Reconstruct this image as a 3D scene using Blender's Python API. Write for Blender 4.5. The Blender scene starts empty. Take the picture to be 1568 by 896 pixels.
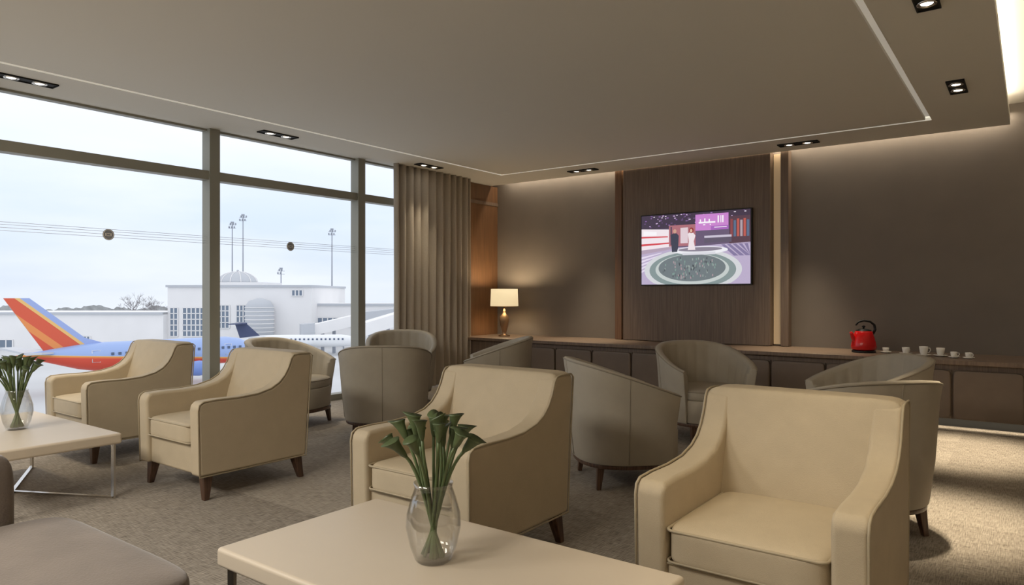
import bpy, bmesh, math, random
from mathutils import Vector, Matrix
random.seed(4)
sc = bpy.context.scene
try:
    sc.view_settings.view_transform = 'Standard'
except Exception: pass
PI = math.pi
CEIL = 2.914

# ------------------------------------------------------------------ materials
def lin(c):
    return tuple(((x/255)/12.92 if x/255 <= 0.04045 else ((x/255+0.055)/1.055)**2.4) for x in c)
def mat(name, col, rough=0.6, metal=0.0, noise=0.0, nscale=40.0, bump=0.0, bscale=200.0, spec=0.5, emit=None, estr=0.0, sheen=0.0):
    m = bpy.data.materials.new(name); m.use_nodes = True
    nt = m.node_tree; b = nt.nodes['Principled BSDF']
    c = lin(col)+(1,)
    b.inputs['Base Color'].default_value = c
    b.inputs['Roughness'].default_value = rough
    b.inputs['Metallic'].default_value = metal
    b.inputs['Specular IOR Level'].default_value = spec
    if sheen: b.inputs['Sheen Weight'].default_value = sheen
    if emit:
        b.inputs['Emission Color'].default_value = lin(emit)+(1,)
        b.inputs['Emission Strength'].default_value = estr
    tc = nt.nodes.new('ShaderNodeTexCoord')
    if noise > 0:
        n = nt.nodes.new('ShaderNodeTexNoise'); n.inputs['Scale'].default_value = nscale
        n.inputs['Detail'].default_value = 4
        nt.links.new(tc.outputs['Object'], n.inputs['Vector'])
        r = nt.nodes.new('ShaderNodeMapRange')
        r.inputs['To Min'].default_value = 1-noise; r.inputs['To Max'].default_value = 1+noise
        r.inputs['From Min'].default_value = 0.25; r.inputs['From Max'].default_value = 0.75
        nt.links.new(n.outputs['Fac'], r.inputs['Value'])
        mx = nt.nodes.new('ShaderNodeMix'); mx.data_type = 'RGBA'; mx.blend_type = 'MULTIPLY'
        mx.inputs['Factor'].default_value = 1
        mx.inputs['A'].default_value = c
        nt.links.new(r.outputs['Result'], mx.inputs['B'])
        nt.links.new(mx.outputs['Result'], b.inputs['Base Color'])
    if bump > 0:
        n2 = nt.nodes.new('ShaderNodeTexNoise'); n2.inputs['Scale'].default_value = bscale
        n2.inputs['Detail'].default_value = 3
        nt.links.new(tc.outputs['Object'], n2.inputs['Vector'])
        bp = nt.nodes.new('ShaderNodeBump'); bp.inputs['Strength'].default_value = bump
        bp.inputs['Distance'].default_value = 0.01
        nt.links.new(n2.outputs['Fac'], bp.inputs['Height'])
        nt.links.new(bp.outputs['Normal'], b.inputs['Normal'])
    return m

def wood(name, dark, light, rough=0.45, axis='Z'):
    m = mat(name, light, rough)
    nt = m.node_tree; b = nt.nodes['Principled BSDF']
    tc = nt.nodes.new('ShaderNodeTexCoord'); mp = nt.nodes.new('ShaderNodeMapping')
    s = [60, 60, 60]; s['XYZ'.index(axis)] = 1.5
    mp.inputs['Scale'].default_value = s
    n = nt.nodes.new('ShaderNodeTexNoise'); n.inputs['Scale'].default_value = 1.6; n.inputs['Detail'].default_value = 6
    cr = nt.nodes.new('ShaderNodeValToRGB')
    cr.color_ramp.elements[0].position = 0.35; cr.color_ramp.elements[0].color = lin(dark)+(1,)
    cr.color_ramp.elements[1].position = 0.7; cr.color_ramp.elements[1].color = lin(light)+(1,)
    nt.links.new(tc.outputs['Object'], mp.inputs['Vector']); nt.links.new(mp.outputs['Vector'], n.inputs['Vector'])
    nt.links.new(n.outputs['Fac'], cr.inputs['Fac']); nt.links.new(cr.outputs['Color'], b.inputs['Base Color'])
    return m

M = {}
M['ceiling'] = mat('ceiling_paint', (222,218,208), 0.9)
M['white'] = mat('white_paint', (240,236,228), 0.6)
M['wall'] = mat('taupe_wallcover', (124,115,106), 0.8, noise=0.05, nscale=3, bump=0.15, bscale=300)
M['wallplain'] = mat('beige_wall', (180,170,155), 0.85)
M['wood'] = wood('walnut_veneer', (110,92,78), (132,113,97))
M['wood_warm'] = wood('warm_walnut', (104,74,50), (128,92,62))
M['leather'] = mat('beige_leather', (190,175,149), 0.6, noise=0.04, nscale=12, bump=0.22, bscale=350, spec=0.3)
M['leather_pipe'] = mat('beige_piping', (172,158,132), 0.5)
M['tub'] = mat('greige_leather', (170,161,145), 0.55, noise=0.04, nscale=10, bump=0.15, bscale=300, spec=0.3)
M['tub_pipe'] = mat('greige_piping', (146,136,120), 0.5)
M['leg'] = wood('dark_leg_wood', (68,48,37), (108,80,62), rough=0.35)
M['tabletop'] = mat('beige_lacquer', (210,196,176), 0.42, noise=0.03, nscale=2)
M['chrome'] = mat('brushed_steel', (205,200,192), 0.22, metal=1.0)
M['frame'] = mat('window_aluminium', (150,149,138), 0.5, metal=0.1)
M['suede'] = mat('taupe_suede', (122,110,100), 0.95, noise=0.16, nscale=6, bump=0.2, bscale=120, sheen=0.3)
M['black'] = mat('black_plastic', (18,18,20), 0.4)
M['slotblack'] = mat('black_recess', (14,13,12), 0.7)
M['bulb'] = mat('led_bulb', (255,250,240), 0.5, emit=(255,246,230), estr=9)
M['curtain'] = mat('taupe_curtain', (188,178,164), 0.9, noise=0.05, nscale=60, sheen=0.2)
M['benchpad'] = mat('brown_leather_pad', (114,99,86), 0.5, noise=0.06, nscale=8, bump=0.1)
M['red'] = mat('red_enamel', (205,22,24), 0.18)
M['porcelain'] = mat('porcelain', (240,236,228), 0.2)
M['shade'] = mat('lampshade_fabric', (250,240,215), 0.9, emit=(255,230,180), estr=0.7)
M['bronze'] = mat('smoky_ceramic', (170,140,110), 0.12, metal=0.6)
M['brass'] = mat('brass', (190,150,90), 0.25, metal=1.0)
M['green'] = mat('dark_green_leaf', (84,98,62), 0.45, noise=0.25, nscale=30)
M['stem'] = mat('green_stem', (98,114,74), 0.5, noise=0.15, nscale=30)

def glassmat(name, tint, base=0.04, k=0.6):
    m = bpy.data.materials.new(name); m.use_nodes = True
    nt = m.node_tree; nt.nodes.clear()
    o = nt.nodes.new('ShaderNodeOutputMaterial'); t = nt.nodes.new('ShaderNodeBsdfTransparent')
    g = nt.nodes.new('ShaderNodeBsdfGlossy'); g.inputs['Roughness'].default_value = 0.02
    t.inputs['Color'].default_value = tint
    lw = nt.nodes.new('ShaderNodeLayerWeight'); lw.inputs['Blend'].default_value = 0.35
    mr = nt.nodes.new('ShaderNodeMapRange'); mr.inputs['To Min'].default_value = base; mr.inputs['To Max'].default_value = k
    mx = nt.nodes.new('ShaderNodeMixShader')
    nt.links.new(lw.outputs['Facing'], mr.inputs['Value'])
    nt.links.new(mr.outputs['Result'], mx.inputs['Fac'])
    nt.links.new(t.outputs['BSDF'], mx.inputs[1]); nt.links.new(g.outputs['BSDF'], mx.inputs[2])
    nt.links.new(mx.outputs['Shader'], o.inputs['Surface'])
    return m
M['pane'] = glassmat('window_glass', (0.995,0.998,1.0,1), 0.003, 0.03)
M['vase'] = glassmat('vase_glass', (0.95,0.95,0.94,1), 0.05, 0.55)

# carpet
def carpet():
    m = mat('woven_carpet', (140,128,112), 0.95)
    nt = m.node_tree; b = nt.nodes['Principled BSDF']; L = nt.links.new
    tc = nt.nodes.new('ShaderNodeTexCoord')
    def streak(sx, sy):
        mp = nt.nodes.new('ShaderNodeMapping'); mp.inputs['Scale'].default_value = (sx, sy, 1)
        n = nt.nodes.new('ShaderNodeTexNoise'); n.inputs['Scale'].default_value = 1; n.inputs['Detail'].default_value = 2
        L(tc.outputs['Object'], mp.inputs['Vector']); L(mp.outputs['Vector'], n.inputs['Vector'])
        return n.outputs['Fac']
    a = streak(14, 210); c = streak(210, 14)
    mxx = nt.nodes.new('ShaderNodeMath'); mxx.operation = 'ADD'; L(a, mxx.inputs[0]); L(c, mxx.inputs[1])
    br = nt.nodes.new('ShaderNodeTexBrick')
    br.inputs['Scale'].default_value = 1.0; br.inputs['Brick Width'].default_value = 1.0; br.inputs['Row Height'].default_value = 0.5
    br.inputs['Mortar Size'].default_value = 0.0
    br.inputs['Color1'].default_value = (0.38,0.38,0.38,1); br.inputs['Color2'].default_value = (0.62,0.62,0.62,1)
    L(tc.outputs['Object'], br.inputs['Vector'])
    bw = nt.nodes.new('ShaderNodeRGBToBW'); L(br.outputs['Color'], bw.inputs['Color'])
    m1 = nt.nodes.new('ShaderNodeMapRange'); L(mxx.outputs[0], m1.inputs['Value'])
    m1.inputs['From Min'].default_value = 0.7; m1.inputs['From Max'].default_value = 1.3
    m1.inputs['To Min'].default_value = -0.34; m1.inputs['To Max'].default_value = 0.34
    ad = nt.nodes.new('ShaderNodeMath'); ad.operation = 'ADD'; L(m1.outputs['Result'], ad.inputs[0]); L(bw.outputs['Val'], ad.inputs[1])
    cr = nt.nodes.new('ShaderNodeValToRGB')
    cr.color_ramp.elements[0].position = 0.05; cr.color_ramp.elements[0].color = lin((104,96,88))+(1,)
    cr.color_ramp.elements[1].position = 0.95; cr.color_ramp.elements[1].color = lin((188,178,164))+(1,)
    L(ad.outputs[0], cr.inputs['Fac']); L(cr.outputs['Color'], b.inputs['Base Color'])
    b.inputs['Specular IOR Level'].default_value = 0.1
    bp = nt.nodes.new('ShaderNodeBump'); bp.inputs['Strength'].default_value = 0.25; bp.inputs['Distance'].default_value = 0.003
    L(mxx.outputs[0], bp.inputs['Height']); L(bp.outputs['Normal'], b.inputs['Normal'])
    return m
M['carpet'] = carpet()

# ------------------------------------------------------------------ helpers
def link(o, parent=None):
    sc.collection.objects.link(o)
    if parent: o.parent = parent
    return o
def empty(name, loc=(0,0,0), rz=0):
    e = bpy.data.objects.new(name, None); e.empty_display_size = 0.1
    e.location = loc; e.rotation_euler = (0,0,rz)
    return link(e)
def mesh(name, verts, faces, m, parent=None, smooth=False, recalc=True):
    me = bpy.data.meshes.new(name); me.from_pydata([tuple(v) for v in verts], [], faces)
    if recalc:
        bm = bmesh.new(); bm.from_mesh(me); bmesh.ops.recalc_face_normals(bm, faces=bm.faces); bm.to_mesh(me); bm.free()
    if isinstance(m, (list,tuple)):
        for x in m: me.materials.append(x)
    else: me.materials.append(m)
    for p in me.polygons: p.use_smooth = smooth
    return link(bpy.data.objects.new(name, me), parent)
def bevel(o, w, seg=3, ang=35):
    b = o.modifiers.new('bevel','BEVEL'); b.width = w; b.segments = seg; b.limit_method = 'ANGLE'; b.angle_limit = math.radians(ang)
    for p in o.data.polygons: p.use_smooth = True
    w2 = o.modifiers.new('wn','WEIGHTED_NORMAL'); w2.keep_sharp = True
    return o
def box(name, lo, hi, m, parent=None, bev=0):
    o = boxes(name, [(lo,hi)], m, parent)
    if bev: bevel(o, bev)
    return o
def boxes(name, lst, m, parent=None, bev=0):
    V=[];F=[]
    for lo,hi in lst:
        x0,y0,z0 = lo; x1,y1,z1 = hi; n=len(V)
        V += [(x0,y0,z0),(x1,y0,z0),(x1,y1,z0),(x0,y1,z0),(x0,y0,z1),(x1,y0,z1),(x1,y1,z1),(x0,y1,z1)]
        F += [tuple(n+i for i in q) for q in [(0,3,2,1),(4,5,6,7),(0,1,5,4),(1,2,6,5),(2,3,7,6),(3,0,4,7)]]
    o = mesh(name, V, F, m, parent, recalc=False)
    if bev: bevel(o, bev)
    return o
def cushion(name, c, half, m, parent=None, p=7, cuts=14, fn=None):
    """superquadric rounded cushion"""
    bm = bmesh.new(); bmesh.ops.create_cube(bm, size=2)
    bmesh.ops.subdivide_edges(bm, edges=bm.edges[:], cuts=cuts, use_grid_fill=True)
    for v in bm.verts:
        q = [math.copysign(abs(t)**0.55, t) for t in v.co]
        s = sum(abs(t)**p for t in q)**(1/p)
        v.co = Vector((q[0]/s*half[0], q[1]/s*half[1], q[2]/s*half[2]))
        if fn: v.co = fn(v.co)
        v.co += Vector(c)
    me = bpy.data.meshes.new(name); bm.to_mesh(me); bm.free(); me.materials.append(m)
    for q in me.polygons: q.use_smooth = True
    return link(bpy.data.objects.new(name, me), parent)
def tube(name, pts, r, m, parent=None, closed=False, seg=8):
    pts = [Vector(p) for p in pts]; n = len(pts); V=[];F=[]
    rr = r if isinstance(r,(list,tuple)) else [r]*n
    up = None
    for i,p in enumerate(pts):
        if closed: t = (pts[(i+1)%n]-pts[i-1]).normalized()
        else: t = (pts[min(i+1,n-1)]-pts[max(i-1,0)]).normalized()
        if up is None:
            a = Vector((0,0,1)) if abs(t.z)<0.9 else Vector((1,0,0))
            up = (a - t*a.dot(t)).normalized()
        else:
            up = (up - t*up.dot(t)); up = up.normalized() if up.length>1e-6 else Vector((1,0,0))
        s = t.cross(up)
        for k in range(seg):
            a = 2*PI*k/seg
            V.append(p + (up*math.cos(a)+s*math.sin(a))*rr[i])
    m_ = n if closed else n-1
    for i in range(m_):
        for k in range(seg):
            a=i*seg+k; b=i*seg+(k+1)%seg; j=(i+1)%n
            F.append((a,b,j*seg+(k+1)%seg,j*seg+k))
    if not closed:
        F.append(tuple(range(seg))[::-1]); F.append(tuple((n-1)*seg+k for k in range(seg)))
    return mesh(name, V, F, m, parent, smooth=True)
def lathe(name, prof, m, parent=None, seg=32, c=(0,0,0), caps=True, smooth=True):
    V=[];F=[];n=len(prof)
    for r,z in prof:
        for k in range(seg):
            a=2*PI*k/seg; V.append((c[0]+r*math.cos(a), c[1]+r*math.sin(a), c[2]+z))
    for i in range(n-1):
        for k in range(seg):
            F.append((i*seg+k, i*seg+(k+1)%seg, (i+1)*seg+(k+1)%seg, (i+1)*seg+k))
    if caps:
        F.append(tuple(range(seg))[::-1]); F.append(tuple((n-1)*seg+k for k in range(seg)))
    return mesh(name, V, F, m, parent, smooth=smooth)
def prism_x(name, prof, x0, x1, m, parent=None, bev=0):
    n=len(prof); V=[(x0,y,z) for y,z in prof]+[(x1,y,z) for y,z in prof]
    F=[tuple(range(n)), tuple(range(2*n-1,n-1,-1))]+[(i,(i+1)%n,n+(i+1)%n,n+i) for i in range(n)]
    o=mesh(name,V,F,m,parent)
    if bev: bevel(o,bev,4,38)
    return o
def legtaper(name, top, bot, rt, rb, m, parent):
    V=[];
    for c,r in ((top,rt),(bot,rb)):
        for sx,sy in ((-1,-1),(1,-1),(1,1),(-1,1)): V.append((c[0]+sx*r,c[1]+sy*r,c[2]))
    F=[(0,1,2,3),(7,6,5,4),(0,4,5,1),(1,5,6,2),(2,6,7,3),(3,7,4,0)]
    o=mesh(name,V,F,m,parent); bevel(o,0.004,2); return o
def clone(src, loc, rz):
    e = bpy.data.objects.new(src.name, None); e.empty_display_size=0.1; e.location=loc; e.rotation_euler=(0,0,rz); link(e)
    for ch in src.children:
        c = ch.copy(); link(c, e)
    return e
def area(name, loc, rot, sx, sy, power, col, parent=None):
    l = bpy.data.lights.new(name,'AREA'); l.shape='RECTANGLE'; l.size=sx; l.size_y=sy; l.energy=power; l.color=col
    o = bpy.data.objects.new(name,l); o.location=loc; o.rotation_euler=rot; return link(o,parent)

# ------------------------------------------------------------------ room shell
XL, XR, YN, YF = -6.65, 1.6, -3.2, 8.55
box('floor', (XL-0.25, YN, -0.1), (XR, YF+0.1, 0), M['carpet'])
box('wall_far', (XL-0.3, YF, 0), (XR, YF+0.12, 3.3), M['wall'])
box('wall_right', (XR, YN, 0), (XR+0.12, YF+0.12, 3.3), M['wallplain'])
box('wall_near', (XL-0.3, YN-0.12, 0), (XR+0.12, YN, 3.3), M['wallplain'])
box('wall_left', (XL-0.25, 7.72, 0), (XL-0.10, YF, 3.3), M['wood_warm'])
box('ceiling_upper', (XL-0.25, YN, 3.15), (XR, YF, 3.25), M['white'])
gx0,gx1,gy1,gy0 = -5.955,-0.765,7.735,-2.4
w = 0.05
boxes('ceiling', [((XL-0.12,YN,CEIL),(gx0,YF-0.16,CEIL+0.05)),
                  ((gx1,YN,CEIL),(-0.17,YF-0.16,CEIL+0.05)),
                  ((gx0,gy1,CEIL),(gx1,YF-0.16,CEIL+0.05)),
                  ((gx0,YN,CEIL),(gx1,gy0,CEIL+0.05)),
                  ((gx0+w,gy0+w,CEIL),(gx1-w,gy1-w,CEIL+0.05))], M['ceiling'])
box('ceiling_fascia', (-0.19,YN,CEIL+0.05),(-0.17,YF-0.16,3.0), M['ceiling'])
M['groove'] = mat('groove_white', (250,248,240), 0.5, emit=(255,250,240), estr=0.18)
boxes('trim_1', [((gx0-0.01,gy0,CEIL+0.028),(gx0+w+0.01,gy1,CEIL+0.032)),
                 ((gx1-w-0.01,gy0,CEIL+0.028),(gx1+0.01,gy1,CEIL+0.032)),
                 ((gx0,gy1-w-0.01,CEIL+0.028),(gx1,gy1+0.01,CEIL+0.032)),
                 ((gx0,gy0,CEIL+0.028),(gx1,gy0+w+0.01,CEIL+0.032)),
                 ((gx0-0.001,gy0,CEIL+0.001),(gx0+0.003,gy1,CEIL+0.03)),
                 ((gx0,gy1-0.003,CEIL+0.001),(gx1,gy1+0.001,CEIL+0.03))], M['groove'])
# window wall
step=1.92
for i in range(-2,4):
    y0,y1=step*i,step*(i+1)
    if i==-2: y0=YN
    e=empty('window_%d'%(i+3))
    mesh('pane_lower',[(XL-0.015,y0,0.05),(XL-0.015,y1,0.05),(XL-0.015,y1,2.44),(XL-0.015,y0,2.44)],[(0,1,2,3)],M['pane'],e)
    mesh('pane_upper',[(XL-0.015,y0,2.44),(XL-0.015,y1,2.44),(XL-0.015,y1,CEIL+.02),(XL-0.015,y0,CEIL+.02)],[(0,1,2,3)],M['pane'],e)
    ye=0.055 if i<3 else 0.0
    box('mullion',(XL-0.08,y1-0.055,0),(XL+0.06,y1+ye,CEIL),M['frame'],e)
    box('transom',(XL-0.08,y0+0.055,2.40),(XL+0.04,y1-0.055,2.49),M['frame'],e)
    box('bottom_rail',(XL-0.08,y0+0.055,0),(XL+0.05,y1-0.055,0.07),M['frame'],e)
    box('top_rail',(XL-0.08,y0+0.055,CEIL-0.02),(XL-0.0,y1-0.055,CEIL+0.1),M['frame'],e)
M['decal']=mat('frosted_film',(205,208,216),0.7)
M['decal2']=mat('badge_grey',(150,153,162),0.7)
e=empty('window_decal')
for z in (1.765,1.79,1.815,1.835):
    boxes('line',[((XL-0.011,YN+0.1,z),(XL-0.009,7.6,z+0.003))],M['decal'],e)
for yc in (0.96,2.86,4.78):
    V=[(XL-0.007,yc,1.788)]+[(XL-0.007,yc+0.05*math.cos(a*PI/16),1.788+0.05*math.sin(a*PI/16)) for a in range(32)]
    mesh('badge_disc',V,[(0,1+i,1+(i+1)%32) for i in range(32)],M['decal2'],e)
    tube('badge_ring',[(XL-0.005,yc+0.043*math.cos(a*PI/16),1.788+0.043*math.sin(a*PI/16)) for a in range(32)],0.003,M['white'],e,True,6)
    boxes('badge_letters',[((XL-0.006,yc-0.028,1.775),(XL-0.004,yc-0.018,1.801)),((XL-0.006,yc-0.012,1.775),(XL-0.004,yc+0.01,1.781)),
       ((XL-0.006,yc-0.012,1.795),(XL-0.004,yc+0.01,1.801)),((XL-0.006,yc+0.016,1.775),(XL-0.004,yc+0.026,1.801))],M['white'],e)
e=empty('wood_pier')
box('panel_lower',(XL-0.098,7.72,0.0),(XL+0.0,YF-0.003,2.62),M['wood_warm'],e,0.004)
box('panel_upper',(XL-0.098,7.72,2.65),(XL+0.0,YF-0.003,2.91),M['wood_warm'],e,0.004)
box('band',(XL-0.098,7.72,2.61),(XL+0.012,YF-0.003,2.66),M['wood'],e)

# curtain
V=[];F=[];ny=260
for i in range(ny+1):
    y=6.20+1.48*i/ny
    ph=2*PI*(y-6.2)/0.135+0.8*math.sin(y*5)
    x=XL+0.17+0.038*math.sin(ph)+0.008*math.sin(ph*2.1)
    for j in range(5):
        t=j/4; V.append((x+0.006*math.sin(ph*0.5+t*3)*(1-t),y+0.006*math.sin(3*t+i*0.1),0.02+(CEIL-0.02)*t))
for i in range(ny):
    for j in range(4):
        a=i*5+j; F.append((a,a+1,a+6,a+5))
o=mesh('curtain',V,F,M['curtain'],smooth=True)
s=o.modifiers.new('s','SOLIDIFY'); s.thickness=0.004

# ------------------------------------------------------------------ TV wall
YP=8.40
YW=YF-0.002
e=empty('wood_feature_panel')
box('panel',(-4.40,YP,0.645),(-2.47,YW,CEIL+0.02),M['wood'],e,0.004)
box('side_fin_left',(-4.54,YP+0.03,0.645),(-4.44,YW,CEIL+0.02),M['wood_warm'],e,0.003)
box('side_fin_right',(-2.36,YP+0.03,0.645),(-2.27,YW,CEIL+0.02),M['wood'],e,0.003)
M['ledstrip']=mat('warm_led_strip',(225,200,165),0.5,emit=(255,220,170),estr=0.12)
box('led_strip_right',(-2.462,YP+0.11,0.66),(-2.385,YW,CEIL),M['ledstrip'],e)
box('led_strip_left',(-4.438,YP+0.12,0.66),(-4.402,YW,CEIL),M['ledstrip'],e)

# television
def tvcol(name,c,s=0.95):
    m=bpy.data.materials.new('screen_'+name); m.use_nodes=True; nt=m.node_tree
    b=nt.nodes['Principled BSDF']; b.inputs['Base Color'].default_value=(0.01,0.01,0.01,1); b.inputs['Roughness'].default_value=0.25
    b.inputs['Emission Color'].default_value=lin(c)+(1,); b.inputs['Emission Strength'].default_value=s
    return m
TW,TH=1.447,0.92
tv=empty('wall_television',(-4.117,8.35,1.365))
box('casing',(0,0,0),(TW,0.045,TH),M['black'],tv,0.004)
tm={}
def sq(name,col,pts,layer):
    if col not in tm: tm[col]=tvcol('%d_%d_%d'%col,col)
    V=[]
    for u,v in pts:
        u=min(max(u,0.0),1.0); v=min(max(v,0.0),1.0)
        V.append((0.014+u*(TW-0.028), -0.0006-0.0005*layer, 0.014+(1-v)*(TH-0.028)))
    mesh(name,V,[tuple(range(len(V)))],tm[col],tv,recalc=False)
def R(u0,v0,u1,v1): return [(u0,v0),(u1,v0),(u1,v1),(u0,v1)]
def E(cu,cv,ru,rv,n=48): return [(cu+ru*math.cos(2*PI*i/n),cv+rv*math.sin(2*PI*i/n)) for i in range(n)]
sq('background',(104,88,116),R(0,0,1,1),0)
sq('gallery',(66,52,72),R(0,0,1,0.2),1)
for i in range(90):
    u=random.random()*0.98; v=random.random()*0.17
    sq('gallery_light',random.choice([(220,190,230),(150,110,180),(110,80,130),(235,225,240)]),R(u,v,u+0.008+random.random()*0.012,v+0.012),2)
sq('left_set',(244,232,238),[(0,0.19),(0.33,0.22),(0.33,0.50),(0,0.56)],3)
sq('red_stripe',(214,70,80),[(0,0.30),(0.26,0.31),(0.26,0.325),(0,0.325)],4)
sq('red_stripe',(214,70,80),[(0,0.41),(0.27,0.40),(0.27,0.42),(0,0.44)],4)
sq('grey_panels',(180,160,180),[(0,0.50),(0.30,0.46),(0.30,0.50),(0,0.56)],4)
sq('white_block',(252,248,252),[(0.02,0.22),(0.15,0.24),(0.15,0.29),(0.02,0.285)],4)
sq('mid_set',(176,110,120),R(0.27,0.16,0.52,0.46),4)
sq('mid_panels',(226,206,214),R(0.38,0.20,0.45,0.42),5)
sq('mid_set_dark',(96,72,92),R(0.285,0.18,0.30,0.44),5)
sq('right_wall',(86,60,74),R(0.82,0.08,1,0.46),4)
for i in range(6):
    sq('right_screens',random.choice([(190,90,80),(90,110,140),(180,160,170),(140,70,76)]),R(0.83+0.028*i,0.12+0.02*(i%2),0.85+0.028*i,0.36),5)
sq('floor_set',(188,174,204),[(0,0.56),(0.33,0.48),(1,0.44),(1,1),(0,1)],4)
for k in range(5):
    sq('floor_streak',(230,220,240),[(0,0.60+0.05*k),(0.2,0.54+0.03*k),(0.2,0.55+0.03*k),(0,0.63+0.05*k)],5)
    sq('floor_streak',(132,120,160),[(0.75+0.05*k,0.46),(0.78+0.05*k,0.46),(0.9+0.05*k,0.62),(0.86+0.05*k,0.62)],5)
sq('shelves',(204,196,214),R(0.6,0.33,0.84,0.36),6); sq('shelves',(96,86,106),R(0.6,0.36,0.84,0.43),6)
sq('ring_outer',(214,216,220),E(0.48,0.80,0.45,0.30),7)
sq('ring_mid',(134,150,150),E(0.48,0.80,0.40,0.255),8)
sq('ring_inner',(198,206,204),E(0.48,0.79,0.34,0.215),9)
sq('ring_core',(112,122,126),E(0.48,0.77,0.31,0.19),10)
for i in range(120):
    a=random.random()*2*PI; r=random.random()**0.6
    cu=0.47+0.27*r*math.cos(a); cv=0.76+0.16*r*math.sin(a)
    sq('ring_glint',random.choice([(150,162,158),(78,84,88),(170,150,156),(130,156,148),(112,122,126)]),R(cu,cv,cu+0.010,cv+0.03),11)
sq('desk',(240,240,246),E(0.56,0.53,0.25,0.055),12)
sq('desk_top',(140,132,148),E(0.56,0.515,0.20,0.03),13)
sq('desk_front',(220,220,228),R(0.40,0.555,0.70,0.59),13)
sq('man_suit',(60,62,80),[(0.285,0.30),(0.31,0.275),(0.345,0.275),(0.365,0.31),(0.36,0.47),(0.35,0.54),(0.30,0.54),(0.295,0.42)],14)
sq('man_head',(206,160,140),E(0.328,0.245,0.016,0.03,16),15)
sq('woman_dress',(240,228,232),[(0.45,0.29),(0.47,0.27),(0.50,0.28),(0.52,0.32),(0.505,0.40),(0.52,0.52),(0.45,0.52),(0.46,0.40)],14)
sq('woman_hair',(150,40,44),E(0.483,0.245,0.021,0.04,16),15)
sq('woman_face',(222,180,160),E(0.481,0.25,0.012,0.026,16),16)
sq('logo_box',(204,134,208),R(0.52,0.03,0.815,0.255),14)
sq('logo_strip',(170,104,190),R(0.66,0.20,0.815,0.255),15)
W_=(250,244,252)
for r in (R(0.55,0.135,0.70,0.158),R(0.56,0.10,0.572,0.15),R(0.60,0.09,0.612,0.15),R(0.64,0.10,0.652,0.15),R(0.72,0.06,0.732,0.158),R(0.76,0.06,0.772,0.158),R(0.745,0.06,0.752,0.158),R(0.69,0.215,0.80,0.225),R(0.59,0.17,0.61,0.185),R(0.65,0.17,0.66,0.185)):
    sq('logo_lettering',W_,r,17)

# ------------------------------------------------------------------ low cabinet bench
YB=7.64
e=empty('low_wall_cabinet')
box('worktop',(XL+0.02,YB-0.03,0.60),(XR-0.01,YW,0.64),M['wood'],e,0.004)
box('carcass',(XL+0.02,YB+0.05,0.09),(XR-0.01,YW,0.60),M['wood'],e)
box('plinth',(XL+0.02,YB+0.16,0.0),(XR-0.01,YW,0.09),M['slotblack'],e)
x=-0.045; k=0
while x>-6.6:
    hw=0.265
    cx=x-0.275
    if cx-hw<XL+0.02: break
    box('pad_back_%d'%k,(cx-hw-0.004,YB+0.03,0.09),(cx+hw+0.004,YB+0.05,0.545),M['benchpad'],e)
    cushion('front_pad_%d'%k,(cx,YB+0.03,0.32),(hw,0.035,0.225),M['benchpad'],e,p=14,cuts=12)
    x-=0.55; k+=1
box('pad_right',(0.0,YB+0.005,0.095),(1.55,YB+0.05,0.545),M['benchpad'],e,0.01)
area('kick_light',(-2.6,YB+0.06,0.085),(math.radians(25),0,0),7.8,0.03,13,(1,0.86,0.64),e)

# table lamp
L=empty('table_lamp',(-6.17,8.09,0.64))
lathe('base',[(0.06,0),(0.085,0.0),(0.085,0.015),(0.03,0.03),(0.03,0.06),(0.042,0.10),(0.06,0.17),(0.070,0.24),(0.062,0.29),(0.03,0.33),(0.018,0.36),(0.014,0.40)],M['bronze'],L,32)
lathe('neck',[(0.009,0.39),(0.009,0.50)],M['brass'],L,12)
o=lathe('shade',[(0.205,0.44),(0.195,0.69)],M['shade'],L,40,caps=False)
s=o.modifiers.new('s','SOLIDIFY'); s.thickness=0.003
lathe('bulb',[(0.005,0.50),(0.025,0.52),(0.03,0.56),(0.015,0.59),(0.003,0.60)],M['bulb'],L,16)
l=bpy.data.lights.new('lamp_light','POINT'); l.energy=16; l.color=(1,0.80,0.54); l.shadow_soft_size=0.05
o=bpy.data.objects.new('lamp_light',l); o.location=(0,0,0.63); link(o,L)

# kettle
K=empty('electric_kettle',(-1.42,8.1,0.64),math.radians(36)); K.scale=(1.1,1.1,1.0)
lathe('power_base',[(0.10,0),(0.105,0.005),(0.105,0.02),(0.09,0.028)],M['black'],K,32)
lathe('body',[(0.09,0.028),(0.108,0.035),(0.112,0.06),(0.105,0.11),(0.09,0.17),(0.078,0.215),(0.07,0.225)],M['red'],K,40)
lathe('lid',[(0.07,0.225),(0.066,0.235),(0.04,0.247),(0.01,0.25)],M['black'],K,32)
lathe('lid_knob',[(0.008,0.248),(0.008,0.262),(0.016,0.268),(0.014,0.28),(0.003,0.284)],M['black'],K,16)
tube('handle',[(0.085,0,0.19),(0.11,0,0.24),(0.10,0,0.29),(0.06,0,0.325),(0.0,0,0.335),(-0.05,0,0.32),(-0.075,0,0.285)],[0.012,0.012,0.012,0.011,0.011,0.010,0.007],M['black'],K,seg=10)
tube('spout',[(-0.075,0,0.12),(-0.10,0,0.16),(-0.115,0,0.20),(-0.124,0,0.216)],[0.03,0.022,0.015,0.012],M['red'],K,seg=14)
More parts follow.
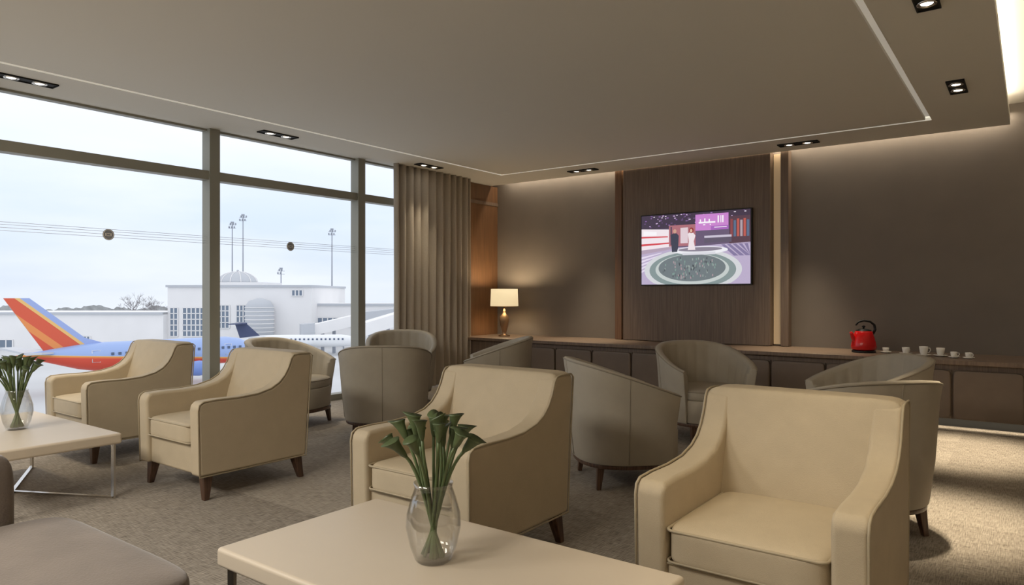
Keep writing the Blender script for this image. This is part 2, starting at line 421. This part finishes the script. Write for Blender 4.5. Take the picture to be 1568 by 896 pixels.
def cup(x,y,r,h,rz):
    c=empty('teacup_with_saucer',(x,y,0.64),rz)
    lathe('saucer',[(0.02,0),(0.03,0.002),(0.06*r,0.008),(0.075*r,0.014),(0.073*r,0.017),(0.03,0.008),(0.005,0.007)],M['porcelain'],c,28)
    lathe('bowl',[(0.02*r,0.008),(0.028*r,0.012),(0.038*r,0.03*h),(0.045*r,0.07*h),(0.042*r,0.07*h),(0.034*r,0.03*h),(0.01,0.016)],M['porcelain'],c,28)
    tube('handle',[(0.04*r,0,0.058*h),(0.06*r,0,0.06*h),(0.068*r,0,0.045*h),(0.055*r,0,0.028*h),(0.036*r,0,0.026*h)],0.004,M['porcelain'],c,seg=8)
for x,y,r,h,a in ((-1.03,8.1,0.9,1.0,1),(-0.86,7.98,1.0,1.35,0.3),(-0.72,8.02,0.95,1.2,2),(-0.60,7.90,0.75,0.85,0),(-0.48,7.88,0.75,0.85,-0.6),(-1.22,8.15,0.8,0.8,2)):
    cup(x,y,r*0.9,h,a)

# ------------------------------------------------------------------ downlights
def downlight(x,y,alongx,power=280,size=50):
    e=empty('twin_downlight',(x,y,CEIL),0 if alongx else PI/2)
    L_,W2=0.21,0.062
    boxes('frame',[((-L_,-W2,-0.012),(L_,-W2+0.008,0.0)),((-L_,W2-0.008,-0.012),(L_,W2,0)),((-L_,-W2,-0.012),(-L_+0.008,W2,0)),((L_-0.008,-W2,-0.012),(L_,W2,0))],M['slotblack'],e)
    box('recess_plate',(-L_,-W2,-0.004),(L_,W2,-0.001),M['slotblack'],e)
    for s in (-1,1):
        lathe('gimbal_ring',[(0.052,-0.004),(0.052,-0.014),(0.044,-0.016),(0.036,-0.008)],M['chrome'],e,28,(s*0.095,0,0),caps=False)
        lathe('bulb',[(0.034,-0.005),(0.03,-0.010),(0.005,-0.012)],M['bulb'],e,20,(s*0.095,0,0))
        l=bpy.data.lights.new('spot','SPOT'); l.energy=power; l.color=(1,0.85,0.62); l.spot_size=math.radians(size); l.spot_blend=0.9; l.shadow_soft_size=0.03
        o=bpy.data.objects.new('spot',l); o.location=(s*0.095,0,-0.025); link(o,e)
for x,y,a,p,sz in ((-6.25,2.08,0,60,50),(-6.28,4.36,0,60,50),(-6.25,6.59,0,30,50),(-4.82,8.05,1,120,46),(-2.06,8.03,1,120,46),(-0.48,6.60,0,400,36),(-0.48,4.50,0,330,34),(-0.48,2.35,0,45,50),
                (-0.48,0.2,0,150,50),(-6.25,-0.2,0,60,50)):
    downlight(x,y,a,p,sz)

# cove lights, then added fill panels
area('cove_light',(-3.3,8.475,3.07),(0,0,0),6.3,0.05,28,(1,0.87,0.69))
area('cove_light',(-0.30,2.6,3.06),(0,math.radians(-100),0),0.08,11,58,(1,0.88,0.68))
for (x,y,p) in ((-4.4,-1.2,115),(-2.2,-1.2,100)):  # unseen panels behind the camera, added as soft general fill for the chairs
    e=empty('added_fill_panel',(x,y,CEIL))
    box('frame',(-0.62,-0.62,-0.02),(0.62,0.62,0),M['white'],e,0.004)
    area('fill_light',(0,0,-0.03),(0,0,0),1.15,1.15,p,(1,0.95,0.86),e)

# ------------------------------------------------------------------ lounge armchair (faces -Y)
def lounge(loc):
    e=empty('lounge_armchair',loc)
    W,A=0.372,0.108
    prof=[(-0.41,0.15),(-0.42,0.55),(-0.412,0.585),(-0.385,0.602),(-0.30,0.606),(-0.15,0.604),(-0.02,0.612),(0.08,0.636),(0.14,0.668),(0.182,0.71),(0.212,0.76),(0.236,0.82),(0.255,0.842),(0.30,0.848),(0.385,0.846),(0.405,0.83),(0.385,0.6),(0.355,0.15)]
    for s,n in ((-1,'left'),(1,'right')):
        x0,x1=(-W,-W+A) if s<0 else (W-A, W)
        prism_x('arm_'+n,prof,x0,x1,M['leather'],e,0.02)
        pts=[(s*W*0.994,y,z) for y,z in prof]
        tube('piping_'+n,pts,0.005,M['leather_pipe'],e,True,6)
    bp=[(0.20,0.30),(0.22,0.45),(0.27,0.70),(0.30,0.82),(0.32,0.84),(0.385,0.84),(0.398,0.82),(0.375,0.55),(0.348,0.16)]
    prism_x('back_shell',bp,-W+A-0.012,W-A+0.012,M['leather'],e,0.008)
    def fn(c):
        return Vector((c.x, c.y+c.z*0.30-(0.016*max(0,(1-(c.x/0.36)**2))*(1-(c.z/0.22)**2) if c.y<0 else 0), c.z))
    cushion('back_cushion',(0,0.262,0.642),(W-0.003,0.075,0.218),M['leather'],e,p=14,cuts=16,fn=fn)
    box('seat_frame',(-W+A-0.01,-0.385,0.15),(W-A+0.01,0.33,0.33),M['leather'],e,0.015)
    sw=W-A-0.001
    def fs(c):
        r=(1-(c.x/sw)**2)*(1-(c.y/0.3)**2)
        return Vector((c.x,c.y,c.z+(0.018*max(r,0) if c.z>0 else 0)))
    cushion('seat_cushion',(0,-0.12,0.392),(sw,0.30,0.068),M['leather'],e,p=9,cuts=16,fn=fs)
    hx,hy=sw-0.005,0.297
    def rr(z,n=6,r=0.03):
        P=[]
        for cx,cy,a0 in ((hx-r,hy-r,0),(-hx+r,hy-r,90),(-hx+r,-hy+r,180),(hx-r,-hy+r,270)):
            for i in range(n+1):
                a=math.radians(a0+90*i/n); P.append((cx+r*math.cos(a),-0.12+cy+r*math.sin(a),z))
        return P
    tube('seat_piping',rr(0.446),0.0055,M['leather_pipe'],e,True,6)
    tube('seat_piping',rr(0.340),0.0045,M['leather_pipe'],e,True,6)
    tube('base_piping',[(x,-0.392,0.325) for x in (-W+A,0,W-A)],0.004,M['leather_pipe'],e,False,6)
    for sx in (-1,1):
        for y in (-0.34,0.30):
            legtaper('leg',(sx*0.318,y,0.16),(sx*0.338,y+(-0.015 if y<0 else 0.03),0),0.032,0.017,M['leg'],e)
    return e
c0=lounge((-0.745,2.64,0))
for x in (-5.895,-4.365,-2.25): clone(c0,(x,2.64,0),0)

# ------------------------------------------------------------------ tub chair (faces +Y local)
def tub(loc,rz):
    e=empty('tub_armchair',loc,rz)
    n_=2.5; a0=math.radians(128)
    NT=96
    def sup(t,R_):
        c,s=math.cos(t),math.sin(t)
        k=R_/((abs(c)**n_+abs(s)**n_)**(1/n_)); return k*c,k*s
    def H(th):
        ox,oy=sup(th,0.405); t=min(max((oy+0.405)/0.70,0),1); return 0.825-0.225*(t**1.15)
    V=[];F=[];prev=None
    for i in range(NT+1):
        th=-PI/2+(-a0+2*a0*i/NT)
        h=H(th)
        g=abs(math.sin(i*PI/6.0)); pl=0.012*(1-g)**1.5      # vertical channel tufting
        sec=[(0.86,0.165),(0.875,0.20),(0.93,0.40),(0.975,h-0.10),(1.0,h-0.025),(0.995,h-0.008),(0.975,h),(0.90,h-0.002),(0.865,h-0.012),(0.845+pl,h-0.04),(0.80+pl*2.2,0.57),(0.76+pl*2.2,0.47),(0.74,0.36),(0.74,0.17)]
        ring=[]
        for f,z in sec:
            x,y=sup(th,0.405*f); V.append((x,y,z)); ring.append(len(V)-1)
        if prev:
            for j in range(len(sec)):
                F.append((prev[j],prev[(j+1)%len(sec)],ring[(j+1)%len(sec)],ring[j]))
        else: F.append(tuple(ring))
        prev=ring
    F.append(tuple(prev[::-1]))
    o=mesh('shell',V,F,M['tub'],e,smooth=True)
    b=o.modifiers.new('b','BEVEL'); b.width=0.018; b.segments=3; b.limit_method='ANGLE'; b.angle_limit=math.radians(60)
    rim=[]
    for i in range(NT+1):
        th=-PI/2+(-a0+2*a0*i/NT); x,y=sup(th,0.405*1.0); rim.append((x,y,H(th)-0.012))
    tube('rim_piping',rim,0.005,M['tub_pipe'],e,False,6)
    for off in (0,-1.35,1.35):
        th=-PI/2+off; P=[]
        for f,z in ((0.872,0.18),(0.93,0.40),(0.975,H(th)-0.10),(1.0,H(th)-0.02)):
            x,y=sup(th,0.405*f*1.001); P.append((x,y,z))
        tube('seam',P,0.003,M['tub_pipe'],e,False,6)
    def plan(name,R_,z0,z1,m,rnd=0.02):
        V=[];F=[];N=56
        prof=[(R_-rnd,z0),(R_-rnd*0.3,z0+rnd*0.4),(R_,z0+rnd),(R_,z1-rnd),(R_-rnd*0.3,z1-rnd*0.3),(R_-rnd*1.2,z1),(R_*0.6,z1+rnd*0.4),(0.02,z1+rnd*0.6)]
        for r,z in prof:
            for k in range(N):
                x,y=sup(2*PI*k/N,r); V.append((x,y,z))
        for i in range(len(prof)-1):
            for k in range(N): F.append((i*N+k,i*N+(k+1)%N,(i+1)*N+(k+1)%N,(i+1)*N+k))
        F.append(tuple(range(N))[::-1]); F.append(tuple((len(prof)-1)*N+k for k in range(N)))
        return mesh(name,V,F,m,e,smooth=True)
    plan('seat_base',0.338,0.168,0.36,M['tub'],0.01)
    plan('seat_cushion',0.335,0.355,0.445,M['tub'],0.022)
    P=[]
    for k in range(56):
        x,y=sup(2*PI*k/56,0.333); P.append((x,y,0.432))
    tube('seat_piping',P,0.005,M['tub_pipe'],e,True,6)
    plan('base_ring',0.342,0.140,0.168,M['leg'],0.003)
    for sx in (-1,1):
        for sy in (-1,1):
            legtaper('leg',(sx*0.235,sy*0.235,0.15),(sx*0.252,sy*0.252,0),0.024,0.014,M['leg'],e)
    return e
t0=tub((-2.22,4.26,0),math.radians(45-90))
for x,y,a in ((-2.30,5.92,-40),(-0.95,5.42,-142),(-0.80,4.16,137),
              (-5.75,4.15,18),(-5.86,5.72,-45),(-4.60,4.30,132),(-4.40,5.58,-145)):
    clone(t0,(x,y,0),math.radians(a-90))

# ------------------------------------------------------------------ coffee tables
def coffee(loc):
    e=empty('coffee_table',loc)
    o=box('top',(-0.68,-0.36,0.335),(0.68,0.36,0.40),M['tabletop'],e); bevel(o,0.014,4)
    t=0.022
    for sx in (-1,1):
        for sy in (-1,1):
            box('leg',(sx*0.64-t/2*1.6,sy*0.325-0.006,0),(sx*0.64+t/2*1.6,sy*0.325+0.006,0.335),M['chrome'],e)
    for s in (-1,1):
        a=math.atan2(s*0.65,1.28); L_=math.hypot(0.64,0.325)
        c,sn=math.cos(a),math.sin(a); hw=0.011
        V=[]
        for z in (0.0 if s<0 else 0.001,0.012):
            for l_,w_ in ((-L_,-hw),(L_,-hw),(L_,hw),(-L_,hw)): V.append((l_*c-w_*sn,l_*sn+w_*c,z))
        mesh('floor_bar',V,[(0,3,2,1),(4,5,6,7),(0,1,5,4),(1,2,6,5),(2,3,7,6),(3,0,4,7)],M['chrome'],e)
    boxes('apron',[((-0.64,-0.33,0.322),(0.64,-0.318,0.336)),((-0.64,0.318,0.322),(0.64,0.33,0.336))],M['chrome'],e)
    return e
ct=coffee((-1.52,1.645,0)); clone(ct,(-5.16,1.645,0),0)

def vase(loc,rz,seed):
    rnd=random.Random(seed)
    e=empty('flower_vase',loc,rz)
    prof=[(0.001,0.0),(0.05,0.0),(0.058,0.006),(0.075,0.05),(0.088,0.11),(0.086,0.15),(0.072,0.20),(0.060,0.235),(0.064,0.25),(0.061,0.25),(0.057,0.235),(0.069,0.20),(0.083,0.15),(0.085,0.11),(0.072,0.05),(0.055,0.012),(0.001,0.010)]
    lathe('glass',prof,M['vase'],e,48,caps=False)
    N=22
    for i in range(N):
        a=2*PI*i/N*2.618+rnd.random()*0.5
        sp=(0.02+0.12*((i+0.5)/N)**0.8)
        h=0.455-0.75*sp**1.4+rnd.uniform(-0.03,0.015)
        bx,by=-0.03*math.cos(a)+rnd.uniform(-.01,.01),-0.03*math.sin(a)+rnd.uniform(-.01,.01)
        tx,ty=sp*math.cos(a),sp*math.sin(a)
        hs=h-0.055
        mid=(0.028*math.cos(a),0.028*math.sin(a),0.22)
        def bz(t):
            p0=Vector((bx,by,0.015)); p1=Vector((mid[0]*0.6,mid[1]*0.6,0.12)); p2=Vector((mid[0]*1.6,mid[1]*1.6,0.30)); p3=Vector((tx*0.92,ty*0.92,hs))
            return p0*(1-t)**3+p1*3*t*(1-t)**2+p2*3*t*t*(1-t)+p3*t**3
        pts=[bz(t/10) for t in range(11)]
        tube('stem_%d'%i,pts,[0.0055]*6+[0.005]*5,M['stem'],e,False,6)
        ax=(pts[-1]-pts[-2]).normalized()
        out=Vector((math.cos(a),math.sin(a),0)); out=(out-ax*out.dot(ax)).normalized(); side=ax.cross(out)
        V=[];F=[];S=16
        L_=rnd.uniform(0.062,0.08)
        ringr=[(0.0,0.006),(0.15,0.0095),(0.35,0.012),(0.6,0.0145),(0.8,0.017),(0.92,0.0205),(1.0,0.025)]
        for t,r in ringr:
            for k in range(S):
                b_=2*PI*k/S
                lip=max(0,math.cos(b_))**2*0.018*max(0,(t-0.55)/0.45)
                dirv=out*math.cos(b_)*(1+lip*5)+side*math.sin(b_)*0.85
                V.append(pts[-1]+ax*(t*L_+lip*0.4-(0.012*(1-math.cos(b_))/2)*t)+dirv*r+out*lip*0.5)
        for j in range(len(ringr)-1):
            for k in range(S): F.append((j*S+k,j*S+(k+1)%S,(j+1)*S+(k+1)%S,(j+1)*S+k))
        V.append(pts[-1]+ax*L_*0.75); c_=len(V)-1; j=len(ringr)-1
        for k in range(S): F.append((j*S+k,j*S+(k+1)%S,c_))
        mesh('calla_head_%d'%i,V,F,M['green'],e,smooth=True)
    return e
v0=vase((-1.534,1.638,0.40),0,3); clone(v0,(-5.13,1.66,0.40),1.9)

# ------------------------------------------------------------------ sofa (faces +Y)
S=empty('suede_sofa',(-1.95,0.55,0))
box('base',(-0.97,-0.42,0.10),(1.05,0.46,0.28),M['suede'],S,0.02)
for i,(a,b) in enumerate(((-0.965,0.03),(0.04,1.045))):
    cushion('seat_cushion_%d'%i,((a+b)/2,0.06,0.36),((b-a)/2,0.485,0.088),M['suede'],S,p=9,cuts=14)
cushion('arm_left',(-1.09,-0.05,0.36),(0.12,0.45,0.335),M['suede'],S,p=9)
cushion('arm_right',(1.17,-0.05,0.36),(0.12,0.45,0.335),M['suede'],S,p=9)
cushion('backrest',(0.02,-0.42,0.43),(1.0,0.11,0.36),M['suede'],S,p=9)
for sx in (-1.1,1.15):
    for sy in (-0.38,0.30):
        legtaper('leg',(sx,sy,0.11),(sx,sy,0),0.03,0.02,M['leg'],S)

# ------------------------------------------------------------------ exterior
GZ=-11.2
M['tarmac']=mat('pale_apron_concrete',(206,208,210),0.95,noise=0.06,nscale=0.08)
M['bwhite']=mat('terminal_white',(244,243,243),0.8,noise=0.03,nscale=0.2)
M['bgrey']=mat('terminal_grey',(196,200,206),0.7)
M['bglass']=mat('terminal_glazing',(124,138,156),0.25)
M['treem']=mat('bare_twigs',(150,146,148),0.9)
M['mastm']=mat('mast_grey',(165,170,180),0.7)
box('ground_apron',(-420,-200,GZ-0.5),(-9.0,420,GZ),M['tarmac'])
TH0=math.radians(36.7)
def site(name,l=0,d=0):
    return empty(name,(-0.5976*d+0.8018*l, 0.8018*d+0.5976*l,0),TH0)
T=site('airport_terminal')
boxes('halls',[((-79,160,GZ),(-46,192,3.3)),((-140,158,GZ),(-79,180,-2.9)),((-46,165,GZ),(-12,185,-1.0)),((-73,168,3.3),(-60,182,4.2))],M['bwhite'],T)
boxes('parapets',[((-79.3,159.6,2.9),(-45.7,192,3.4)),((-140,157.6,-3.3),(-79,160,-2.8)),((-46,164.6,-1.4),(-12,166,-0.9))],M['bgrey'],T)
def win(l0,l1,z0,z1,d,nx,nz,name='glazing'):
    box(name,(l0,d-0.15,z0),(l1,d-0.05,z1),M['bglass'],T)
    bs=[]
    for i in range(nx+1):
        x=l0+(l1-l0)*i/nx; bs.append(((x-0.12,d-0.25,z0),(x+0.12,d-0.1,z1)))
    for i in range(nz+1):
        z=z0+(z1-z0)*i/nz; bs.append(((l0,d-0.25,z-0.1),(l1,d-0.1,z+0.1)))
    boxes(name+'_grid',bs,M['bwhite'],T)
win(-75.5,-70.5,-8.4,-1.8,160,5,5); win(-78.4,-76.6,-8.4,-1.8,160,2,5)
win(-67.5,-64.8,-6.5,-1.2,160,3,4); win(-63.2,-60.8,-6.5,-1.2,160,3,4)
win(-50.5,-48.0,0.9,2.3,160,3,1,'clerestory'); win(-100,-95.5,-10.2,-8.2,158,6,2); win(-125,-113,-11,-9,158,8,1)
win(-46,-35,-6.4,-4.2,165,9,1)
lathe('stair_drum',[(3.1,GZ),(3.1,-1.5),(2.3,-0.2),(0.5,0.4)],M['bgrey'],T,28,(-57,157.5,0))
for k in range(9): lathe('drum_rib',[(3.15,-9+0.9*k),(3.25,-8.9+0.9*k),(3.15,-8.8+0.9*k)],M['bwhite'],T,28,(-57,157.5,0),caps=False)
DX=-69.2
lathe('dome',[(4.8*math.cos(a*PI/16),4.2+2.8*math.sin(a*PI/16)) for a in range(9)],M['bgrey'],T,24,(DX,176,0))
lathe('dome_finial',[(0.3,6.9),(0.3,7.3),(0.1,7.5)],M['bgrey'],T,12,(DX,176,0))
for k in range(12):
    a=k*PI/6
    tube('dome_rib',[(DX+4.85*math.cos(t*PI/16)*math.cos(a),176+4.85*math.cos(t*PI/16)*math.sin(a),4.2+2.85*math.sin(t*PI/16)) for t in range(9)],0.1,M['bwhite'],T,False,4)
JB=site('jet_bridge')
def slant(name,a,b,w_,h_,m,par):
    a=Vector(a);b=Vector(b);d=(b-a);s=Vector((-d.y,d.x,0)).normalized()*w_/2;V=[]
    for p in (a,b):
        V+= [p-s,p+s,p+s+Vector((0,0,h_)),p-s+Vector((0,0,h_))]
    return mesh(name,V,[(0,1,2,3),(7,6,5,4),(0,4,5,1),(1,5,6,2),(2,6,7,3),(3,7,4,0)],m,par)
slant('tunnel',(-42,146,-7.4),(-33,150,-5.2),3,2.3,M['bwhite'],JB)
slant('tunnel_2',(-33,150,-5.2),(-24,158,-4.2),3.2,2.6,M['bgrey'],JB)
slant('cab',(-44,145,-7.8),(-41.5,146,-7.6),4,2.9,M['bgrey'],JB)
boxes('bridge_legs',[((-40.3,147,GZ),(-39.7,147.6,-6)),((-38,147.5,GZ),(-37.4,148.1,-6)),((-30,153,GZ),(-29,154,-5))],M['mastm'],JB)
slant('tunnel_3',(-28.5,130,-6.6),(-19,137,-3.6),3,2.4,M['bwhite'],JB)
boxes('bridge_legs_2',[((-27,131,GZ),(-26.4,131.6,-5.6)),((-24,133,GZ),(-23.4,133.6,-5))],M['mastm'],JB)
def mast(l,d,top,heads=6):
    e=site('apron_light_mast',l,d)
    lathe('pole',[(0.28,GZ),(0.14,top)],M['mastm'],e,8)
    boxes('lamp_heads',[((-1.0+0.36*i,-0.3,top-1.6+0.9*(i%2)),(-0.78+0.36*i,0.3,top-1.1+0.9*(i%2))) for i in range(heads)]+[((-1,-0.1,top-1.7),(1,0.1,top-1.6)),((-1,-0.1,top-0.8),(1,0.1,top-0.7)),((-0.4,-0.2,top-0.3),(0.4,0.2,top+0.2))],M['mastm'],e)
mast(-78.6,196,21.5); mast(-75.6,196,23.6); mast(-50.6,196,19.6); mast(-64.9,196,8.6,4)
e=site('radar_mast',-29.5,187)
lathe('pole',[(0.4,GZ),(0.25,9)],M['mastm'],e,8)
for k in range(5): box('antenna_%d'%k,(-0.9+0.1*k,-0.4,2.5+1.3*k),(0.6+0.1*k,0.4,3.4+1.3*k),M['mastm'],e)
def tree(l,d,h):
    e=site('bare_tree',l,d); rnd=random.Random(l); V=[];F=[]
    def br(p,dirv,ln,r,dep):
        q=p+dirv*ln; s=Vector((0,1,0)).cross(dirv).normalized()*r; u_=Vector((0,r,0)); n=len(V)
        for c,k in ((p,1),(q,0.6)): V.extend([c-s*k,c+u_*k,c+s*k,c-u_*k])
        for i in range(4): F.append((n+i,n+(i+1)%4,n+4+(i+1)%4,n+4+i))
        if dep>0:
            for _ in range(4):
                nd=(dirv+Vector((rnd.uniform(-.9,.9),rnd.uniform(-.6,.6),rnd.uniform(-.2,.4)))).normalized()
                br(q,nd,ln*rnd.uniform(.55,.8),r*0.55,dep-1)
    br(Vector((0,0,GZ)),Vector((0,0,1)),h*0.36,0.25,4)
    mesh('branches',V,F,M['treem'],e)
tree(-106,196,12.5); tree(-100,198,11)
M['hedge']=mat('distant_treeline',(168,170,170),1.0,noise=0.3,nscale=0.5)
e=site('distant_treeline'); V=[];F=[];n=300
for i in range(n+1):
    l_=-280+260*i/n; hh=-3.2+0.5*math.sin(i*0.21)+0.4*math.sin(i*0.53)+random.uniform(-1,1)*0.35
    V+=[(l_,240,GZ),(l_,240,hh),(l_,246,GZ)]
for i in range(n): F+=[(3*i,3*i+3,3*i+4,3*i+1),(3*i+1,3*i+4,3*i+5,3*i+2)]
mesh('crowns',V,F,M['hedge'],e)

def livery(name, stops, vec):
    m=mat(name,(80,110,190),0.35); nt=m.node_tree; b=nt.nodes['Principled BSDF']
    tc=nt.nodes.new('ShaderNodeTexCoord'); dt=nt.nodes.new('ShaderNodeVectorMath'); dt.operation='DOT_PRODUCT'
    dt.inputs[1].default_value=vec[:3]; ad=nt.nodes.new('ShaderNodeMath'); ad.operation='ADD'; ad.inputs[1].default_value=vec[3]
    cr=nt.nodes.new('ShaderNodeValToRGB'); cr.color_ramp.interpolation='CONSTANT'
    els=cr.color_ramp.elements
    for i,(p,c) in enumerate(stops):
        el=els[i] if i<2 else els.new(p)
        el.position=p; el.color=lin(c)+(1,)
    nt.links.new(tc.outputs['Object'],dt.inputs[0]); nt.links.new(dt.outputs['Value'],ad.inputs[0])
    nt.links.new(ad.outputs[0],cr.inputs['Fac']); nt.links.new(cr.outputs['Color'],b.inputs['Base Color'])
    return m
M['fus']=livery('livery_fuselage',[(0.0,(222,84,62)),(0.36,(236,134,70)),(0.41,(240,196,110)),(0.43,(160,184,232))],(0.018,0,0.25,0.48))
M['fin']=livery('livery_fin',[(0.0,(222,90,62)),(0.33,(238,150,84)),(0.39,(224,96,66)),(0.495,(242,196,120)),(0.52,(164,182,230))],(0.05,0,0.0588,0.80))
M['engine']=mat('engine_blue',(120,146,210),0.3); M['wing']=mat('wing_grey',(206,210,216),0.4)
M['dark']=mat('dark_glass',(90,104,130),0.2); M['planewhite']=mat('plane_white',(244,246,248),0.35)
M['navy']=mat('navy_tail',(74,84,118),0.4)
def airplane(name,loc,rz,R_,L_,mf,mfin,fin,wing_m,ttail=False):
    e=empty(name,loc,rz)
    prof=[(-0.5,0.04,0.35),(-0.46,0.16,0.33),(-0.38,0.45,0.24),(-0.28,0.80,0.10),(-0.18,1,0),(0.36,1,0),(0.42,0.9,-0.03),(0.46,0.7,-0.10),(0.485,0.45,-0.18),(0.5,0.08,-0.25)]
    V=[];F=[];Sg=28
    for t,r,dz in prof:
        for k in range(Sg):
            a=2*PI*k/Sg; V.append((t*L_,R_*r*math.cos(a),R_*(r*math.sin(a)+dz)))
    for i in range(len(prof)-1):
        for k in range(Sg): F.append((i*Sg+k,i*Sg+(k+1)%Sg,(i+1)*Sg+(k+1)%Sg,(i+1)*Sg+k))
    F.append(tuple(range(Sg))); F.append(tuple((len(prof)-1)*Sg+k for k in range(Sg)))
    mesh('fuselage',V,F,mf,e,smooth=True)
    def slab(nm,pts,off,m):
        n=len(pts); o_=Vector(off); V=[Vector(p)-o_ for p in pts]+[Vector(p)+o_ for p in pts]
        return mesh(nm,V,[tuple(range(n)),tuple(range(2*n-1,n-1,-1))]+[(i,(i+1)%n,n+(i+1)%n,n+i) for i in range(n)],m,e)
    slab('tail_fin',fin,(0,0.12,0),mfin)
    for s in (-1,1):
        if ttail:
            ztop=max(p[2] for p in fin); xb=min(p[0] for p in fin)
            slab('tailplane',[(xb+2.4,0,ztop),(xb+1.0,s*4,ztop),(xb-0.2,s*4,ztop),(xb,0,ztop)],(0,0,0.1),mfin)
            o=lathe('engine',[(0.4,-2),(0.75,-1),(0.8,1),(0.65,1.6)],wing_m,e,16)
            o.rotation_euler=(0,PI/2,0); o.location=(-L_*0.27,s*(R_+0.9),0.3)
        else:
            slab('tailplane',[(-L_*0.37,s*0.6,0.9),(-L_*0.46,s*6.5,1.3),(-L_*0.51,s*6.5,1.3),(-L_*0.47,s*0.4,0.9)],(0,0,0.12),wing_m)
            o=lathe('engine',[(0.5,-2.2),(0.85,-0.8),(1.05,1.2),(0.95,2.0),(0.8,1.9),(0.3,1.2)],M['engine'],e,20)
            o.rotation_euler=(0,PI/2,0); o.location=(L_*0.12,s*5,-1.9)
        wl=15 if not ttail else 11
        slab('wing',[(L_*0.14,s*R_*0.8,-0.9),(-L_*0.08,s*wl,0.1),(-L_*0.13,s*wl,0.1),(-L_*0.07,s*R_*0.8,-0.9)],(0,0,0.16),wing_m)
        if not ttail:
            slab('winglet',[(-L_*0.08,s*wl,0.1),(-L_*0.13,s*wl,0.1),(-L_*0.16,s*(wl+0.5),2.3),(-L_*0.14,s*(wl+0.5),2.3)],(0,0.06,0),M['engine'])
        bs=[]
        nw=int(L_*0.60/0.85)
        for i in range(nw):
            x=-L_*0.17+i*0.85; bs.append(((x,s*R_*0.99-0.06,R_*0.16),(x+0.34,s*R_*0.99+0.03,R_*0.16+0.36)))
        boxes('cabin_windows',bs,M['dark'],e)
        if not ttail:
            for xd,ky in ((-L_*0.24,0.9),(L_*0.33,1)):
                tube('door_outline',[(xd,s*R_*0.97*ky,-0.5),(xd+0.9,s*R_*0.985*ky,-0.5),(xd+0.9,s*R_*0.90*ky,1.0),(xd,s*R_*0.88*ky,1.0)],0.05,M['planewhite'],e,True,4)
    box('cockpit_glass',(L_*0.455,-0.7*R_*0.75,R_*0.25),(L_*0.475,0.7*R_*0.75,R_*0.48),M['dark'],e)
    hgt=loc[2]-GZ
    for x,y in ((L_*0.38,0),(-L_*0.02,2.6),(-L_*0.02,-2.6)):
        tube('gear_strut',[(x,y,-R_*0.6),(x,y,-hgt+0.5)],0.15,M['mastm'],e)
        for sy in (-0.3,0.3):
            o=lathe('wheel',[(0.2,-0.15),(0.5,-0.15),(0.55,0),(0.5,0.15),(0.2,0.15)],M['dark'],e,16)
            o.rotation_euler=(PI/2,0,0); o.location=(x,y+sy,-hgt+0.55)
    return e
airplane('passenger_airliner',(-96.5,46.5,-6.9),math.radians(83.7),1.95,30,M['fus'],M['fin'],
   [(-12,0,1.0),(-5.0,0,1.7),(-7.6,0,2.6),(-13.6,0,7.7),(-16.2,0,7.7)],M['wing'])
fx=lambda l,d:( -0.5976*d+0.8018*l, 0.8018*d+0.5976*l)
p=fx(-44,142)
airplane('regional_jet',(p[0],p[1],-8.2),TH0+0.1,1.25,25,M['planewhite'],M['navy'],
   [(-11,0,0.6),(-7,0,1.0),(-9.8,0,3.6),(-12.0,0,3.6)],M['wing'],ttail=True)

# ------------------------------------------------------------------ world
wd=bpy.data.worlds.new('overcast_sky'); sc.world=wd; wd.use_nodes=True
nt=wd.node_tree; bg=nt.nodes['Background']; Lk=nt.links.new
tc=nt.nodes.new('ShaderNodeTexCoord'); sp=nt.nodes.new('ShaderNodeSeparateXYZ'); Lk(tc.outputs['Generated'],sp.inputs[0])
cr=nt.nodes.new('ShaderNodeValToRGB'); el=cr.color_ramp.elements
el[0].position=0.0; el[0].color=lin((208,217,229))+(1,)
el[1].position=0.34; el[1].color=lin((242,244,249))+(1,)
x_=el.new(0.10); x_.color=lin((206,220,238))+(1,)
x_=el.new(0.20); x_.color=lin((226,234,247))+(1,)
Lk(sp.outputs['Z'],cr.inputs['Fac'])
mp=nt.nodes.new('ShaderNodeMapping'); mp.inputs['Scale'].default_value=(2,2,9); Lk(tc.outputs['Generated'],mp.inputs['Vector'])
nz=nt.nodes.new('ShaderNodeTexNoise'); nz.inputs['Scale'].default_value=1.6; nz.inputs['Detail'].default_value=5; Lk(mp.outputs['Vector'],nz.inputs['Vector'])
mr=nt.nodes.new('ShaderNodeMapRange'); mr.inputs['From Min'].default_value=0.4; mr.inputs['From Max'].default_value=0.7; mr.inputs['To Max'].default_value=0.5
Lk(nz.outputs['Fac'],mr.inputs['Value'])
mx=nt.nodes.new('ShaderNodeMix'); mx.data_type='RGBA'; mx.inputs['B'].default_value=lin((238,241,247))+(1,)
Lk(mr.outputs['Result'],mx.inputs['Factor']); Lk(cr.outputs['Color'],mx.inputs['A']); Lk(mx.outputs['Result'],bg.inputs['Color'])
bg.inputs['Strength'].default_value=1.25

# ------------------------------------------------------------------ camera
cam=bpy.data.cameras.new('camera'); co=bpy.data.objects.new('camera',cam); link(co)
co.location=(0,0,1.25); co.rotation_euler=(PI/2,0,TH0)
cam.sensor_width=36; cam.lens=24.52; cam.shift_y=0.0019; cam.clip_start=0.05; cam.clip_end=1000
sc.camera=co
